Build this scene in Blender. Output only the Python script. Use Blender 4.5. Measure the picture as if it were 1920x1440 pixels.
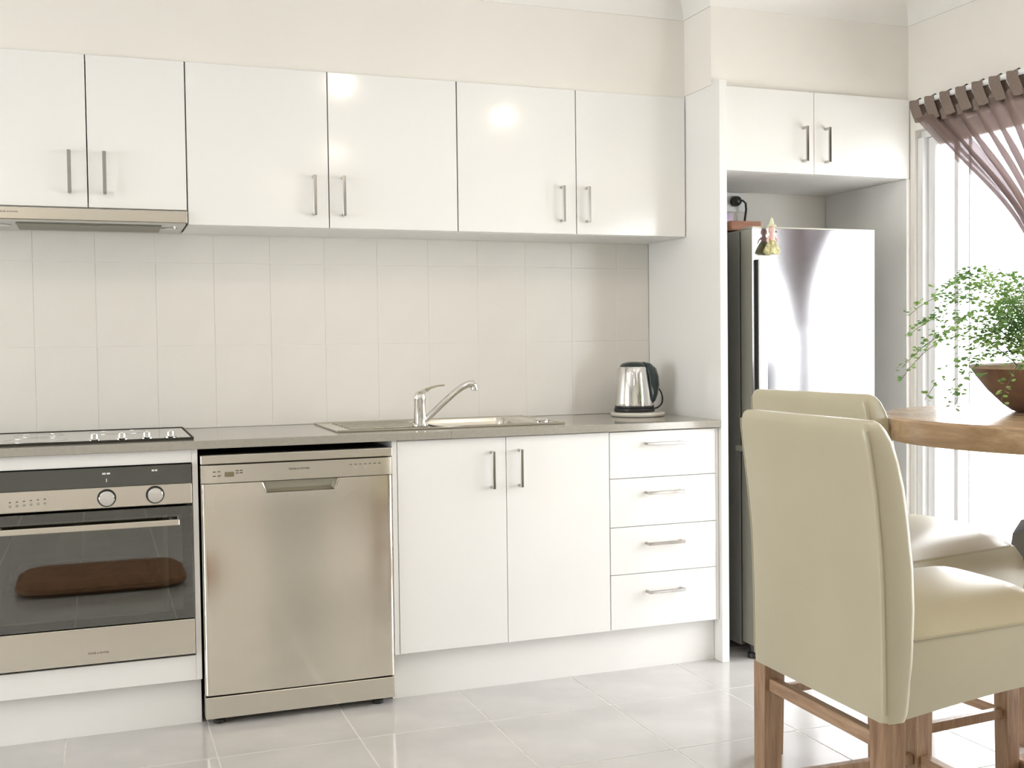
import bpy, bmesh, math, random
from mathutils import Vector, Matrix
random.seed(7)
S = bpy.context.scene
for o in list(bpy.data.objects):
    bpy.data.objects.remove(o)
COL = S.collection

# ------------------------------------------------------------------ camera, world, exposure
YAW, PIT, ROL, FPX = 0.3538, -0.0348, -0.0123, 2101.35
cam_d = bpy.data.cameras.new('camera')
cam_d.sensor_fit = 'HORIZONTAL'
cam_d.sensor_width = 36.0
cam_d.lens = FPX / 1920 * 36.0
cam_d.clip_start = 0.02
cam = bpy.data.objects.new('camera', cam_d)
COL.objects.link(cam)
_r = Vector((math.cos(YAW), -math.sin(YAW), 0))
_f0 = Vector((math.sin(YAW), math.cos(YAW), 0))
_f = math.cos(PIT) * _f0 + math.sin(PIT) * Vector((0, 0, 1))
_u0 = -math.sin(PIT) * _f0 + math.cos(PIT) * Vector((0, 0, 1))
_x = math.cos(ROL) * _r + math.sin(ROL) * _u0
_y = -math.sin(ROL) * _r + math.cos(ROL) * _u0
M3 = Matrix((_x, _y, -_f)).transposed()
cam.matrix_world = Matrix.Translation((-0.2776, -3.5136, 1.1542)) @ M3.to_4x4()
S.camera = cam

S.view_settings.view_transform = 'Standard'
S.view_settings.look = 'None'
S.view_settings.gamma = 1.0
S.view_settings.use_curve_mapping = False
S.view_settings.exposure = -0.06

SKY = 11.0          # overcast bright sky
LAMP = 14.5        # watts per ceiling downlight
wd = bpy.data.worlds.new('world')
S.world = wd
wd.use_nodes = True
nt = wd.node_tree
nt.nodes.clear()
_o = nt.nodes.new('ShaderNodeOutputWorld')
_b = nt.nodes.new('ShaderNodeBackground')
_b.inputs['Color'].default_value = (0.975, 0.96, 0.985, 1)
_b.inputs['Strength'].default_value = SKY
nt.links.new(_b.outputs[0], _o.inputs[0])


def portal(name, loc, rot, sx, sy):
    l = bpy.data.lights.new(name, 'AREA')
    l.shape = 'RECTANGLE'
    l.size, l.size_y = sx, sy
    l.cycles.is_portal = True
    o = bpy.data.objects.new(name, l)
    COL.objects.link(o)
    o.location = loc
    o.rotation_euler = rot
    return o


def new_mat(name):
    m = bpy.data.materials.new(name)
    m.use_nodes = True
    n = m.node_tree
    return m, n, n.nodes['Principled BSDF']


def mat(name, col, rough=0.5, metal=0.0, var=0.0, scale=8.0, bump=0.0, bscale=60.0, coat=0.0, spec=0.5,
        stretch=(1, 1, 1), rvar=0.0):
    """principled material with procedural colour variation and fine relief"""
    m, n, p = new_mat(name)
    p.inputs['Roughness'].default_value = rough
    p.inputs['Metallic'].default_value = metal
    p.inputs['Specular IOR Level'].default_value = spec
    p.inputs['Coat Weight'].default_value = coat
    p.inputs['Coat Roughness'].default_value = 0.06 if coat != .5 else 0.3
    tc = n.nodes.new('ShaderNodeTexCoord')
    mp = n.nodes.new('ShaderNodeMapping')
    mp.inputs['Scale'].default_value = stretch
    n.links.new(tc.outputs['Object'], mp.inputs['Vector'])
    ns = n.nodes.new('ShaderNodeTexNoise')
    ns.inputs['Scale'].default_value = scale
    ns.inputs['Detail'].default_value = 5
    n.links.new(mp.outputs[0], ns.inputs['Vector'])
    rp = n.nodes.new('ShaderNodeValToRGB')
    v = var
    rp.color_ramp.elements[0].position = 0.3
    rp.color_ramp.elements[1].position = 0.7
    rp.color_ramp.elements[0].color = (*[max(0, c * (1 - v)) for c in col], 1)
    rp.color_ramp.elements[1].color = (*[min(1, c * (1 + v)) for c in col], 1)
    n.links.new(ns.outputs['Fac'], rp.inputs['Fac'])
    n.links.new(rp.outputs[0], p.inputs['Base Color'])
    if bump:
        nb = n.nodes.new('ShaderNodeTexNoise')
        nb.inputs['Scale'].default_value = bscale
        nb.inputs['Detail'].default_value = 3
        n.links.new(mp.outputs[0], nb.inputs['Vector'])
        bp = n.nodes.new('ShaderNodeBump')
        bp.inputs['Strength'].default_value = bump
        bp.inputs['Distance'].default_value = 0.002
        n.links.new(nb.outputs['Fac'], bp.inputs['Height'])
        n.links.new(bp.outputs[0], p.inputs['Normal'])
    return m


def wood_mat(name, c0, c1, axis=0, rough=0.4, scale=7.0):
    m, n, p = new_mat(name)
    tc = n.nodes.new('ShaderNodeTexCoord')
    mp = n.nodes.new('ShaderNodeMapping')
    sc = [9.0, 9.0, 9.0]
    sc[axis] = 0.8
    mp.inputs['Scale'].default_value = sc
    n.links.new(tc.outputs['Object'], mp.inputs['Vector'])
    ns = n.nodes.new('ShaderNodeTexNoise')
    ns.inputs['Scale'].default_value = scale
    ns.inputs['Detail'].default_value = 8
    ns.inputs['Roughness'].default_value = 0.65
    ns.inputs['Distortion'].default_value = 0.6
    n.links.new(mp.outputs[0], ns.inputs['Vector'])
    rp = n.nodes.new('ShaderNodeValToRGB')
    rp.color_ramp.elements[0].position = 0.32
    rp.color_ramp.elements[1].position = 0.68
    rp.color_ramp.elements[0].color = (*c0, 1)
    rp.color_ramp.elements[1].color = (*c1, 1)
    n.links.new(ns.outputs['Fac'], rp.inputs['Fac'])
    n.links.new(rp.outputs[0], p.inputs['Base Color'])
    p.inputs['Roughness'].default_value = rough
    bp = n.nodes.new('ShaderNodeBump')
    bp.inputs['Strength'].default_value = 0.15
    bp.inputs['Distance'].default_value = 0.001
    n.links.new(ns.outputs['Fac'], bp.inputs['Height'])
    n.links.new(bp.outputs[0], p.inputs['Normal'])
    return m


def steel_mat(name, col, rough, axis=0, bands=0.03):
    """brushed steel: streaks run along one axis"""
    m, n, p = new_mat(name)
    p.inputs['Metallic'].default_value = 1.0
    tc = n.nodes.new('ShaderNodeTexCoord')
    mp = n.nodes.new('ShaderNodeMapping')
    sc = [400.0, 400.0, 400.0]
    sc[axis] = 3.0
    mp.inputs['Scale'].default_value = sc
    n.links.new(tc.outputs['Object'], mp.inputs['Vector'])
    ns = n.nodes.new('ShaderNodeTexNoise')
    ns.inputs['Scale'].default_value = 1.0
    ns.inputs['Detail'].default_value = 2
    n.links.new(mp.outputs[0], ns.inputs['Vector'])
    rp = n.nodes.new('ShaderNodeValToRGB')
    rp.color_ramp.elements[0].color = (*[c * (1 - bands) for c in col], 1)
    rp.color_ramp.elements[1].color = (*[min(1, c * (1 + bands)) for c in col], 1)
    n.links.new(ns.outputs['Fac'], rp.inputs['Fac'])
    n.links.new(rp.outputs[0], p.inputs['Base Color'])
    p.inputs['Roughness'].default_value = rough
    return m


def glass_mat(name, tint, ior_=1.45):
    m = bpy.data.materials.new(name)
    m.use_nodes = True
    n = m.node_tree
    n.nodes.clear()
    o = n.nodes.new('ShaderNodeOutputMaterial')
    t = n.nodes.new('ShaderNodeBsdfTransparent')
    t.inputs[0].default_value = (*tint, 1)
    g = n.nodes.new('ShaderNodeBsdfGlossy')
    g.inputs['Roughness'].default_value = 0.02
    fr = n.nodes.new('ShaderNodeFresnel')
    ge = n.nodes.new('ShaderNodeNewGeometry')
    ior = n.nodes.new('ShaderNodeMapRange')      # same reflectance on both faces of a thin pane
    ior.inputs['To Min'].default_value = ior_
    ior.inputs['To Max'].default_value = 1 / ior_
    n.links.new(ge.outputs['Backfacing'], ior.inputs['Value'])
    n.links.new(ior.outputs[0], fr.inputs['IOR'])
    mx = n.nodes.new('ShaderNodeMixShader')
    n.links.new(fr.outputs[0], mx.inputs[0])
    n.links.new(t.outputs[0], mx.inputs[1])
    n.links.new(g.outputs[0], mx.inputs[2])
    n.links.new(mx.outputs[0], o.inputs[0])
    return m


def sheer_mat(name, col, see):
    """sheer woven cloth: part open weave, part scattering thread"""
    m = bpy.data.materials.new(name)
    m.use_nodes = True
    n = m.node_tree
    n.nodes.clear()
    o = n.nodes.new('ShaderNodeOutputMaterial')
    tr = n.nodes.new('ShaderNodeBsdfTransparent')
    tr.inputs[0].default_value = (0.93, 0.9, 0.95, 1)
    d = n.nodes.new('ShaderNodeBsdfDiffuse')
    d.inputs[0].default_value = (*col, 1)
    tl = n.nodes.new('ShaderNodeBsdfTranslucent')
    tl.inputs[0].default_value = (*[c * 0.8 for c in col], 1)
    tc = n.nodes.new('ShaderNodeTexCoord')
    ns = n.nodes.new('ShaderNodeTexNoise')
    ns.inputs['Scale'].default_value = 90
    n.links.new(tc.outputs['Object'], ns.inputs['Vector'])
    mr = n.nodes.new('ShaderNodeMapRange')
    mr.inputs['To Min'].default_value = see * 0.8
    mr.inputs['To Max'].default_value = see * 1.2
    n.links.new(ns.outputs['Fac'], mr.inputs['Value'])
    m1 = n.nodes.new('ShaderNodeMixShader')
    m1.inputs[0].default_value = 0.22
    n.links.new(d.outputs[0], m1.inputs[1])
    n.links.new(tl.outputs[0], m1.inputs[2])
    m2 = n.nodes.new('ShaderNodeMixShader')
    n.links.new(mr.outputs[0], m2.inputs[0])
    n.links.new(m1.outputs[0], m2.inputs[1])
    n.links.new(tr.outputs[0], m2.inputs[2])
    n.links.new(m2.outputs[0], o.inputs[0])
    return m


def emit_mat(name, col, st):
    m, n, p = new_mat(name)
    p.inputs['Base Color'].default_value = (*col, 1)
    p.inputs['Emission Color'].default_value = (*col, 1)
    p.inputs['Emission Strength'].default_value = st
    return m


MT = {
    'wall': mat('wall_paint', (0.86, 0.835, 0.78), 0.7, var=0.015, scale=3, bump=0.05, bscale=120),
    'ceil': mat('ceiling_paint', (0.87, 0.86, 0.83), 0.8, var=0.01),
    'cornice': mat('cornice_paint', (0.86, 0.85, 0.81), 0.6, var=0.01),
    'gloss': mat('white_gloss_laminate', (0.87, 0.865, 0.845), 0.11, var=0.008, scale=2, bump=0.01, bscale=14),
    'matt': mat('white_board', (0.87, 0.865, 0.845), 0.35, var=0.01),
    'walltile': mat('glazed_wall_tile', (0.80, 0.78, 0.73), 0.25, spec=.5, var=0.02, scale=5, bump=0.02, bscale=20),
    'wallgrout': mat('wall_grout', (0.86, 0.84, 0.79), 0.8, var=0.03),
    'floortile': mat('floor_tile', (0.56, 0.545, 0.53), 0.12, var=0.06, scale=6, bump=0.03, bscale=30),
    'floorgrout': mat('floor_grout', (0.82, 0.80, 0.76), 0.85, var=0.05, scale=30),
    'bench': mat('grey_benchtop', (0.35, 0.33, 0.285), 0.10, var=0.05, scale=90, spec=1.0),
    'steel': steel_mat('brushed_steel', (0.77, 0.73, 0.65), 0.25, 0),
    'steeldoor': steel_mat('brushed_steel_door', (0.80, 0.755, 0.67), 0.13, 2),
    'fridgesteel': steel_mat('satin_steel_fridge', (0.40, 0.40, 0.41), 0.15, 2, 0.02),
    'chrome': mat('chrome', (0.80, 0.79, 0.77), 0.08, 1.0),
    'handle': mat('satin_handle', (0.50, 0.49, 0.47), 0.16, 1.0),
    'sinksteel': steel_mat('sink_steel', (0.72, 0.69, 0.62), 0.22, 0),
    'blackglass': mat('black_glass', (0.05, 0.053, 0.043), 0.06, spec=1.0),
    'hobglass': mat('hob_glass', (0.11, 0.108, 0.095), 0.10, spec=1.0, coat=1.0),
    'ovenglass': glass_mat('oven_door_glass', (0.50, 0.52, 0.44), 2.6),
    'ovencav': mat('oven_enamel', (0.42, 0.43, 0.37), 0.35, var=0.1),
    'black': mat('black_plastic', (0.02, 0.02, 0.02), 0.4, var=0.1),
    'dark': mat('dark_recess', (0.03, 0.028, 0.02), 0.8),
    'greenblack': mat('dark_green_black_plastic', (0.025, 0.04, 0.04), 0.25, var=0.1),
    'fridgeside': mat('grey_fridge_side', (0.20, 0.20, 0.185), 0.45, var=0.05, bump=0.1, bscale=300),
    'fridgeedge': mat('door_edge_grey', (0.45, 0.44, 0.37), 0.35, 0.6),
    'handlewhite': mat('silver_handle_plastic', (0.80, 0.81, 0.83), 0.25, 0.2),
    'leather': mat('olive_beige_leather', (0.46, 0.42, 0.295), 0.36, coat=.5, var=0.05, scale=4, bump=0.10, bscale=160),
    'stitch': mat('leather_seam', (0.40, 0.36, 0.24), 0.5),
    'legwood': wood_mat('oiled_acacia_leg', (0.20, 0.11, 0.06), (0.40, 0.26, 0.155), 2),
    'railwood': wood_mat('oiled_acacia_rail', (0.26, 0.15, 0.085), (0.46, 0.31, 0.20), 1),
    'tablewood': wood_mat('oiled_table_top', (0.34, 0.215, 0.12), (0.58, 0.42, 0.265), 1, 0.22, 4.0),
    'bowl': mat('carved_dark_wood_bowl', (0.17, 0.095, 0.06), 0.5, var=0.35, scale=14, bump=0.5, bscale=40),
    'bowlrim': mat('pale_bowl_rim', (0.36, 0.25, 0.17), 0.5, var=0.2, scale=20),
    'soil': mat('potting_soil', (0.07, 0.045, 0.03), 0.95, var=0.4, scale=50, bump=0.6, bscale=90),
    'stem': mat('fern_stem', (0.10, 0.12, 0.05), 0.6),
    'curtain': sheer_mat('brown_sheer_cloth', (0.25, 0.185, 0.16), 0.26),
    'tab': mat('brown_curtain_tab', (0.22, 0.17, 0.14), 0.9, var=0.15, scale=200),
    'upvc': mat('white_window_frame', (0.86, 0.865, 0.87), 0.3, var=0.01),
    'pane': glass_mat('window_pane', (0.97, 0.985, 0.98)),
    'boxwood': wood_mat('reddish_box_wood', (0.22, 0.09, 0.05), (0.46, 0.22, 0.13), 0, 0.5),
    'ceramic': mat('cream_ceramic', (0.78, 0.74, 0.66), 0.25, var=0.02),
    'outletplastic': mat('outlet_white', (0.85, 0.85, 0.83), 0.35),
    'lilac': mat('lilac_paper', (0.55, 0.45, 0.62), 0.6, var=0.1, scale=30),
    'straw': mat('pale_straw', (0.75, 0.74, 0.52), 0.8, var=0.1, scale=90),
    'pink': mat('pink_felt', (0.78, 0.52, 0.46), 0.8, var=0.1),
    'yellowgreen': mat('yellow_green_cloth', (0.50, 0.47, 0.25), 0.8, var=0.5, scale=70),
    'patio': mat('patio_concrete', (0.75, 0.74, 0.71), 0.8, var=0.05, scale=4),
    'ink': mat('dark_print', (0.10, 0.09, 0.08), 0.6),
    'inkwhite': mat('pale_print', (0.75, 0.74, 0.70), 0.6),
    'lcd': mat('display_window', (0.20, 0.18, 0.10), 0.15),
    'filter': mat('grease_filter', (0.28, 0.27, 0.22), 0.5, 0.5, bump=0.5, bscale=400),
    'hoodunder': mat('hood_underside', (0.60, 0.60, 0.57), 0.3, 0.3),
    'lampglow': emit_mat('downlight_glow', (1.0, 0.93, 0.80), 12),
    'addeddoor': mat('added_door_paint', (0.30, 0.29, 0.26), 0.5, var=0.03),
    'cushion': mat('brown_cushion_cloth', (0.26, 0.135, 0.07), 0.8, var=0.2, scale=25),
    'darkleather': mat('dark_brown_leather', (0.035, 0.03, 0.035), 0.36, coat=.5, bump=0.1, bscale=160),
    'rack': mat('rack_wire', (0.55, 0.54, 0.5), 0.3, 1.0),
    'tray': mat('brown_oven_tray', (0.16, 0.075, 0.035), 0.45, var=0.3, scale=12),
}


def leaf_mat():
    m, n, p = new_mat('fern_leaf')
    tc = n.nodes.new('ShaderNodeTexCoord')
    ns = n.nodes.new('ShaderNodeTexNoise')
    ns.inputs['Scale'].default_value = 14
    n.links.new(tc.outputs['Object'], ns.inputs['Vector'])
    rp = n.nodes.new('ShaderNodeValToRGB')
    rp.color_ramp.elements[0].position = 0.35
    rp.color_ramp.elements[1].position = 0.65
    rp.color_ramp.elements[0].color = (0.12, 0.26, 0.08, 1)
    rp.color_ramp.elements[1].color = (0.34, 0.52, 0.16, 1)
    n.links.new(ns.outputs['Fac'], rp.inputs['Fac'])
    n.links.new(rp.outputs[0], p.inputs['Base Color'])
    p.inputs['Roughness'].default_value = 0.45
    tl = n.nodes.new('ShaderNodeBsdfTranslucent')
    n.links.new(rp.outputs[0], tl.inputs[0])
    mx = n.nodes.new('ShaderNodeMixShader')
    mx.inputs[0].default_value = 0.4
    out = n.nodes['Material Output']
    n.links.new(p.outputs[0], mx.inputs[1])
    n.links.new(tl.outputs[0], mx.inputs[2])
    n.links.new(mx.outputs[0], out.inputs[0])
    return m


MT['leaf'] = leaf_mat()


# ------------------------------------------------------------------ mesh helpers
class B:
    """collects geometry for ONE mesh object"""

    def __init__(self):
        self.bm = bmesh.new()

    def box(self, x0, x1, y0, y1, z0, z1, bev=0.0, seg=2):
        bm = self.bm
        vs = [bm.verts.new((x, y, z)) for x in (x0, x1) for y in (y0, y1) for z in (z0, z1)]
        F = []
        for q in ((0, 1, 3, 2), (4, 6, 7, 5), (0, 4, 5, 1), (2, 3, 7, 6), (0, 2, 6, 4), (1, 5, 7, 3)):
            F.append(bm.faces.new([vs[i] for i in q]))
        if bev:
            es = {e for f in F for e in f.edges}
            bmesh.ops.bevel(bm, geom=list(es), offset=bev, segments=seg, affect='EDGES', profile=0.5)
        return self

    def loft(self, rings, cap=True, closed=True):
        bm = self.bm
        vr = [[bm.verts.new(p) for p in r] for r in rings]
        n = len(vr[0])
        for a, b in zip(vr[:-1], vr[1:]):
            for i in range(n if closed else n - 1):
                j = (i + 1) % n
                bm.faces.new((a[i], a[j], b[j], b[i]))
        if cap:
            bm.faces.new(list(reversed(vr[0])))
            bm.faces.new(vr[-1])
        return self

    def lathe(self, cx, cy, prof, n=32, cap=True):
        rings = [[(cx + r * math.cos(2 * math.pi * i / n), cy + r * math.sin(2 * math.pi * i / n), z)
                  for i in range(n)] for r, z in prof]
        return self.loft(rings, cap)

    def disc_y(self, cx, cz, prof, n=24):
        """turned about an axis along Y: prof = [(r, y)]"""
        rings = [[(cx + r * math.cos(2 * math.pi * i / n), y, cz + r * math.sin(2 * math.pi * i / n))
                  for i in range(n)] for r, y in prof]
        return self.loft(rings)

    def tube(self, pts, r, n=8, cap=True):
        pts = [Vector(p) for p in pts]
        rs = r if isinstance(r, (list, tuple)) else [r] * len(pts)
        rings = []
        up = None
        for i, p in enumerate(pts):
            t = (pts[min(i + 1, len(pts) - 1)] - pts[max(i - 1, 0)]).normalized()
            if up is None:
                a = Vector((0, 0, 1)) if abs(t.z) < 0.9 else Vector((1, 0, 0))
                up = (a - t * a.dot(t)).normalized()
            else:
                up = (up - t * up.dot(t)).normalized()
            s = t.cross(up)
            rings.append([p + (up * math.cos(2 * math.pi * k / n) + s * math.sin(2 * math.pi * k / n)) * rs[i]
                          for k in range(n)])
        return self.loft(rings, cap)

    def prism_x(self, x0, x1, yz):
        return self.loft([[(x0, y, z) for y, z in yz], [(x1, y, z) for y, z in yz]])

    def prism_y(self, y0, y1, xz):
        return self.loft([[(x, y0, z) for x, z in xz], [(x, y1, z) for x, z in xz]])

    def prism_z(self, z0, z1, xy):
        return self.loft([[(x, y, z0) for x, y in xy], [(x, y, z1) for x, y in xy]])

    def build(self, name, m, parent=None, smooth=False, origin=None):
        bm = self.bm
        bmesh.ops.recalc_face_normals(bm, faces=bm.faces[:])
        off = Vector((0, 0, 0))
        if parent is not None:
            off = Vector(parent.get('_o', (0, 0, 0)))
        elif origin is not None:
            off = Vector(origin)
        if off.length:
            bmesh.ops.translate(bm, verts=bm.verts[:], vec=-off)
        me = bpy.data.meshes.new(name)
        bm.to_mesh(me)
        bm.free()
        me.materials.append(MT[m] if isinstance(m, str) else m)
        if smooth:
            me.polygons.foreach_set('use_smooth', [True] * len(me.polygons))
            try:
                me.set_sharp_from_angle(angle=math.radians(38))
            except Exception:
                pass
        o = bpy.data.objects.new(name, me)
        COL.objects.link(o)
        if parent is not None:
            o.parent = parent
            o['_o'] = tuple(off)
        elif origin is not None:
            o.location = off
            o['_o'] = tuple(off)
        return o


def thing(name, label, cat, loc, group=None):
    o = bpy.data.objects.new(name, None)
    COL.objects.link(o)
    o.empty_display_size = 0.05
    o.location = loc
    o['_o'] = tuple(loc)
    return tag(o, label, cat, group)


def tag(o, label, cat, group=None):
    o['label'] = label
    o['category'] = cat
    if group:
        o['group'] = group
    return o


def struct(o, label=None):
    o['kind'] = 'structure'
    if label:
        o['label'] = label
    return o


def text(name, s, size, x, y, z, m, parent):
    """flat printed lettering on a surface facing the room (-Y)"""
    cu = bpy.data.curves.new(name, 'FONT')
    cu.body = s
    cu.size = size
    cu.extrude = 0.0002
    cu.align_x = 'CENTER'
    cu.align_y = 'CENTER'
    t = bpy.data.objects.new(name, cu)
    COL.objects.link(t)
    bpy.context.view_layer.update()
    me = bpy.data.meshes.new_from_object(t.evaluated_get(bpy.context.evaluated_depsgraph_get()))
    bpy.data.objects.remove(t)
    off = Vector(parent.get('_o', (0, 0, 0)))
    me.transform(Matrix.Translation(Vector((x, y, z)) - off) @ Matrix.Rotation(math.pi / 2, 4, 'X'))
    me.materials.clear()
    me.materials.append(MT[m])
    o = bpy.data.objects.new(name, me)
    COL.objects.link(o)
    o.parent = parent
    return o


def rrect(cx, cy, hx, hy, r, z, n=4):
    pts = []
    for sx, sy, a0 in ((1, 1, 0), (-1, 1, 90), (-1, -1, 180), (1, -1, 270)):
        for k in range(n + 1):
            a = math.radians(a0 + 90 * k / n)
            pts.append((cx + sx * (hx - r) + r * math.cos(a), cy + sy * (hy - r) + r * math.sin(a), z))
    return pts


# ------------------------------------------------------------------ key dimensions (metres)
WY = 0.538           # back wall plane
U = 0.227            # upper door face
CB, CT = 0.851, 0.877
RX = 2.676           # window wall plane
BY = 0.0256          # face of the cupboard over the fridge
PX0, PX1, PF = 1.810, 1.840, -0.016
CZ = 2.357           # bottom of cornice
HC = 2.45            # ceiling
XL, YB = -4.6, -6.2  # rest of the room
OY0, OY1, OH = 0.0, -2.55, 1.955   # glazed opening in the window wall

# ------------------------------------------------------------------ structure
fl = B().box(XL, 3.0, YB, WY + .1, -0.06, -0.0012).build('floor', 'floorgrout')
struct(fl, 'pale grey tiled floor with light grout lines')
tx, ty = 0.4075, 0.43
tb = B().box(0.0022, tx - 0.0022, 0.0022, ty - 0.0022, -0.004, 0.0, 0.0006, 1)
tile_me = None
x0s, y0s = 0.015 - 12 * tx, -0.288 - 13 * ty
for i in range(19):
    for j in range(15):
        x, y = x0s + i * tx, y0s + j * ty
        if x + tx > RX + 0.06 or y + ty > WY + 0.4 or x < XL or y < YB:
            if not (x < RX and y + ty <= WY + 0.4 and x >= XL and y >= YB):
                continue
        if tile_me is None:
            o = tb.build('tile', 'floortile', fl)
            tile_me = o.data
        else:
            o = bpy.data.objects.new('tile', tile_me)
            COL.objects.link(o)
            o.parent = fl
        o.location = (x, y, 0)

wb = B().box(XL - .1, RX + .12, WY + 0.003, WY + 0.12, 0, HC).build('wall_back', 'wall')
struct(wb, 'back wall of the kitchen')
# bulkheads boxed out of the back wall
B().box(XL, 1.81, U + 0.006, WY + 0.003, 2.071, HC).build('bulkhead', 'wall', wb)
B().box(1.81, RX, BY + 0.012, WY + 0.003, 2.078, HC).build('bulkhead', 'wall', wb)
# glazed splashback tiles, each its own piece
B().box(-1.3, 1.8095, WY - 0.0005, WY + 0.003, CT, 1.60).build('grout_bed', 'wallgrout', wb)
tw, th = 0.1945, 0.288
k = 0
wt_me = {}
for r, (za, zb) in enumerate(((CT, CT + th), (CT + th, CT + 2 * th), (CT + 2 * th, 1.60))):
    for i in range(-5, 13):
        xa = -0.473 + i * tw
        xb = min(xa + tw, 1.8095)
        if xa > 1.79:
            continue
        key = (r, round(xb - xa, 3))
        if key not in wt_me:
            o = B().box(0.0006, xb - xa - 0.0006, -0.0018, 0.0015, 0.0006, zb - za - 0.0006, 0.0006, 1).build(
                'tile', 'walltile', wb)
            wt_me[key] = o.data
        else:
            o = bpy.data.objects.new('tile', wt_me[key])
            COL.objects.link(o)
            o.parent = wb
        o.location = (xa, WY, za)

wr = B()
wr.box(RX, RX + .11, OY0, WY + .12, 0, HC)
wr.box(RX, RX + .11, YB, OY1, 0, HC)
wr.box(RX, RX + .11, OY1, OY0, OH, HC)
struct(wr.build('wall_right', 'wall'), 'cream wall around the tall glazed window')
LY0, LY1, LZ0, LZ1 = -.6, -3.0, .3, 2.2
wl = B().box(XL - .1, XL, YB, LY1, 0, HC).box(XL - .1, XL, LY0, WY + .1, 0, HC)
wl.box(XL - .1, XL, LY1, LY0, 0, LZ0).box(XL - .1, XL, LY1, LY0, LZ1, HC)
struct(wl.build('wall_left', 'wall'), 'left wall with a wide window')
wf = B()
wf.box(XL, .84, YB - .1, YB, 0, HC)
wf.box(1.66, RX + .1, YB - .1, YB, 0, HC)
wf.box(.84, 1.66, YB - .1, YB, 2.06, HC)
struct(wf.build('wall_front', 'wall'), 'plain wall behind the viewpoint')
w2 = B()
for ya, yb, za, zb in ((LY1, LY0, LZ0, LZ0 + .05), (LY1, LY0, LZ1 - .05, LZ1), (LY1, LY1 + .05, LZ0 + .05, LZ1 - .05), (LY0 - .05, LY0, LZ0 + .05, LZ1 - .05),
                       (-1.825, -1.775, LZ0 + .05, LZ1 - .05)):
    w2.box(XL - .08, XL - .03, ya, yb, za, zb)
w2 = struct(w2.build('window_2', 'upvc'), 'wide window in the left wall, outside the frame')
B().box(XL - .06, XL - .055, LY1 + .05, -1.825, LZ0 + .05, LZ1 - .05).build('pane', 'pane', w2)
B().box(XL - .06, XL - .055, -1.775, LY0 - .05, LZ0 + .05, LZ1 - .05).build('pane', 'pane', w2)
d1 = struct(B().box(.842, 1.658, YB - .06, YB - .02, .004, 2.058, .002, 1).build('added_door_1', 'addeddoor'), 'plain grey door added behind the viewpoint for its reflection')  # made-up door, added to mirror a darker band in the dishwasher front
B().disc_y(.91, 1.0, [(.025, YB - .021), (.025, YB - .012), (.01, YB - .008), (.009, YB + .03), (.026, YB + .035), (.026, YB + .06), (.01, YB + .066)], 20).build('knob', 'chrome', d1, True)
struct(B().box(XL - .1, RX + .12, YB - .1, WY + .12, HC, HC + .1).build('ceiling', 'ceil'), 'plain white ceiling')


# coved cornice: quarter-hollow profile swept along each wall
def cove(d0):
    n = 7
    out = [(0.0, HC)]
    out.append((0.0, CZ))
    out.append((0.006, CZ))
    for i in range(n + 1):
        a = math.pi / 2 * i / n
        out.append((0.006 + 0.085 * (1 - math.cos(a)), CZ + 0.004 + 0.082 * math.sin(a)))
    out.append((0.093, HC))
    return out


def cornice(name, a, b, nrm, label):
    """from a to b in plan, nrm = direction into the room"""
    prof = cove(0)
    rings = [[(p[0] + nrm[0] * d + e[0] * d, p[1] + nrm[1] * d + e[1] * d, z) for d, z in prof]
             for p, e in ((a[:2], a[2]), (b[:2], b[2]))]
    return struct(B().loft(rings).build(name, 'cornice', smooth=True), label)


cornice('trim_1', (XL, U + 0.006, (0, 0)), (1.81, U + 0.006, (-1, 0)), (0, -1), 'coved cornice above the wall cupboards')
cornice('trim_2', (1.81, U + 0.006, (0, -1)), (1.81, BY + 0.012, (0, -1)), (-1, 0), 'short return of cornice beside the fridge bulkhead')
cornice('trim_3', (1.81, BY + 0.012, (-1, 0)), (RX, BY + 0.012, (-1, 0)), (0, -1), 'coved cornice above the fridge cupboard')
cornice('trim_4', (RX, BY + 0.012, (0, -1)), (RX, YB, (0, 0)), (-1, 0), 'coved cornice on the window wall')

# glazed sliding window in the right wall
w1 = B()
w1.box(RX + .03, RX + .10, OY1, OY0, OH - .03, OH - .0005, 0.002, 1)
w1.box(RX + .03, RX + .10, OY1, OY0, 0.0005, 0.03, 0.002, 1)
w1.box(RX + .012, RX + .10, OY0 - .032, OY0 - .0005, 0.03, OH - .03, 0.002, 1)
w1.box(RX + .012, RX + .10, OY1 + .0005, OY1 + .032, 0.03, OH - .03, 0.002, 1)
w1 = struct(w1.build('window_1', 'upvc'), 'tall white framed sliding window, blown out by daylight')


def sash(x, ya, yb, bars):
    s = B()
    zt, zb = OH - .031, .031
    s.box(x, x + .032, ya - .042, ya, zb, zt, .004, 1)
    s.box(x, x + .032, yb, yb + .045, zb, zt, .004, 1)
    s.box(x, x + .032, yb + .045, ya - .042, zt - .035, zt, .004, 1)
    s.box(x, x + .032, yb + .045, ya - .042, zb, zb + .06, .004, 1)
    s = s.build('sash', 'upvc', w1)
    B().box(x + .013, x + .017, yb + .04, ya - .037, zb + .055, zt - .03).build('pane', 'pane', s)
    for y, w in bars:
        B().box(x + .002, x + .012, y - w, y, zb + .06, zt - .035, .001, 1).build('glazing_bar', 'upvc', s)


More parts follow.
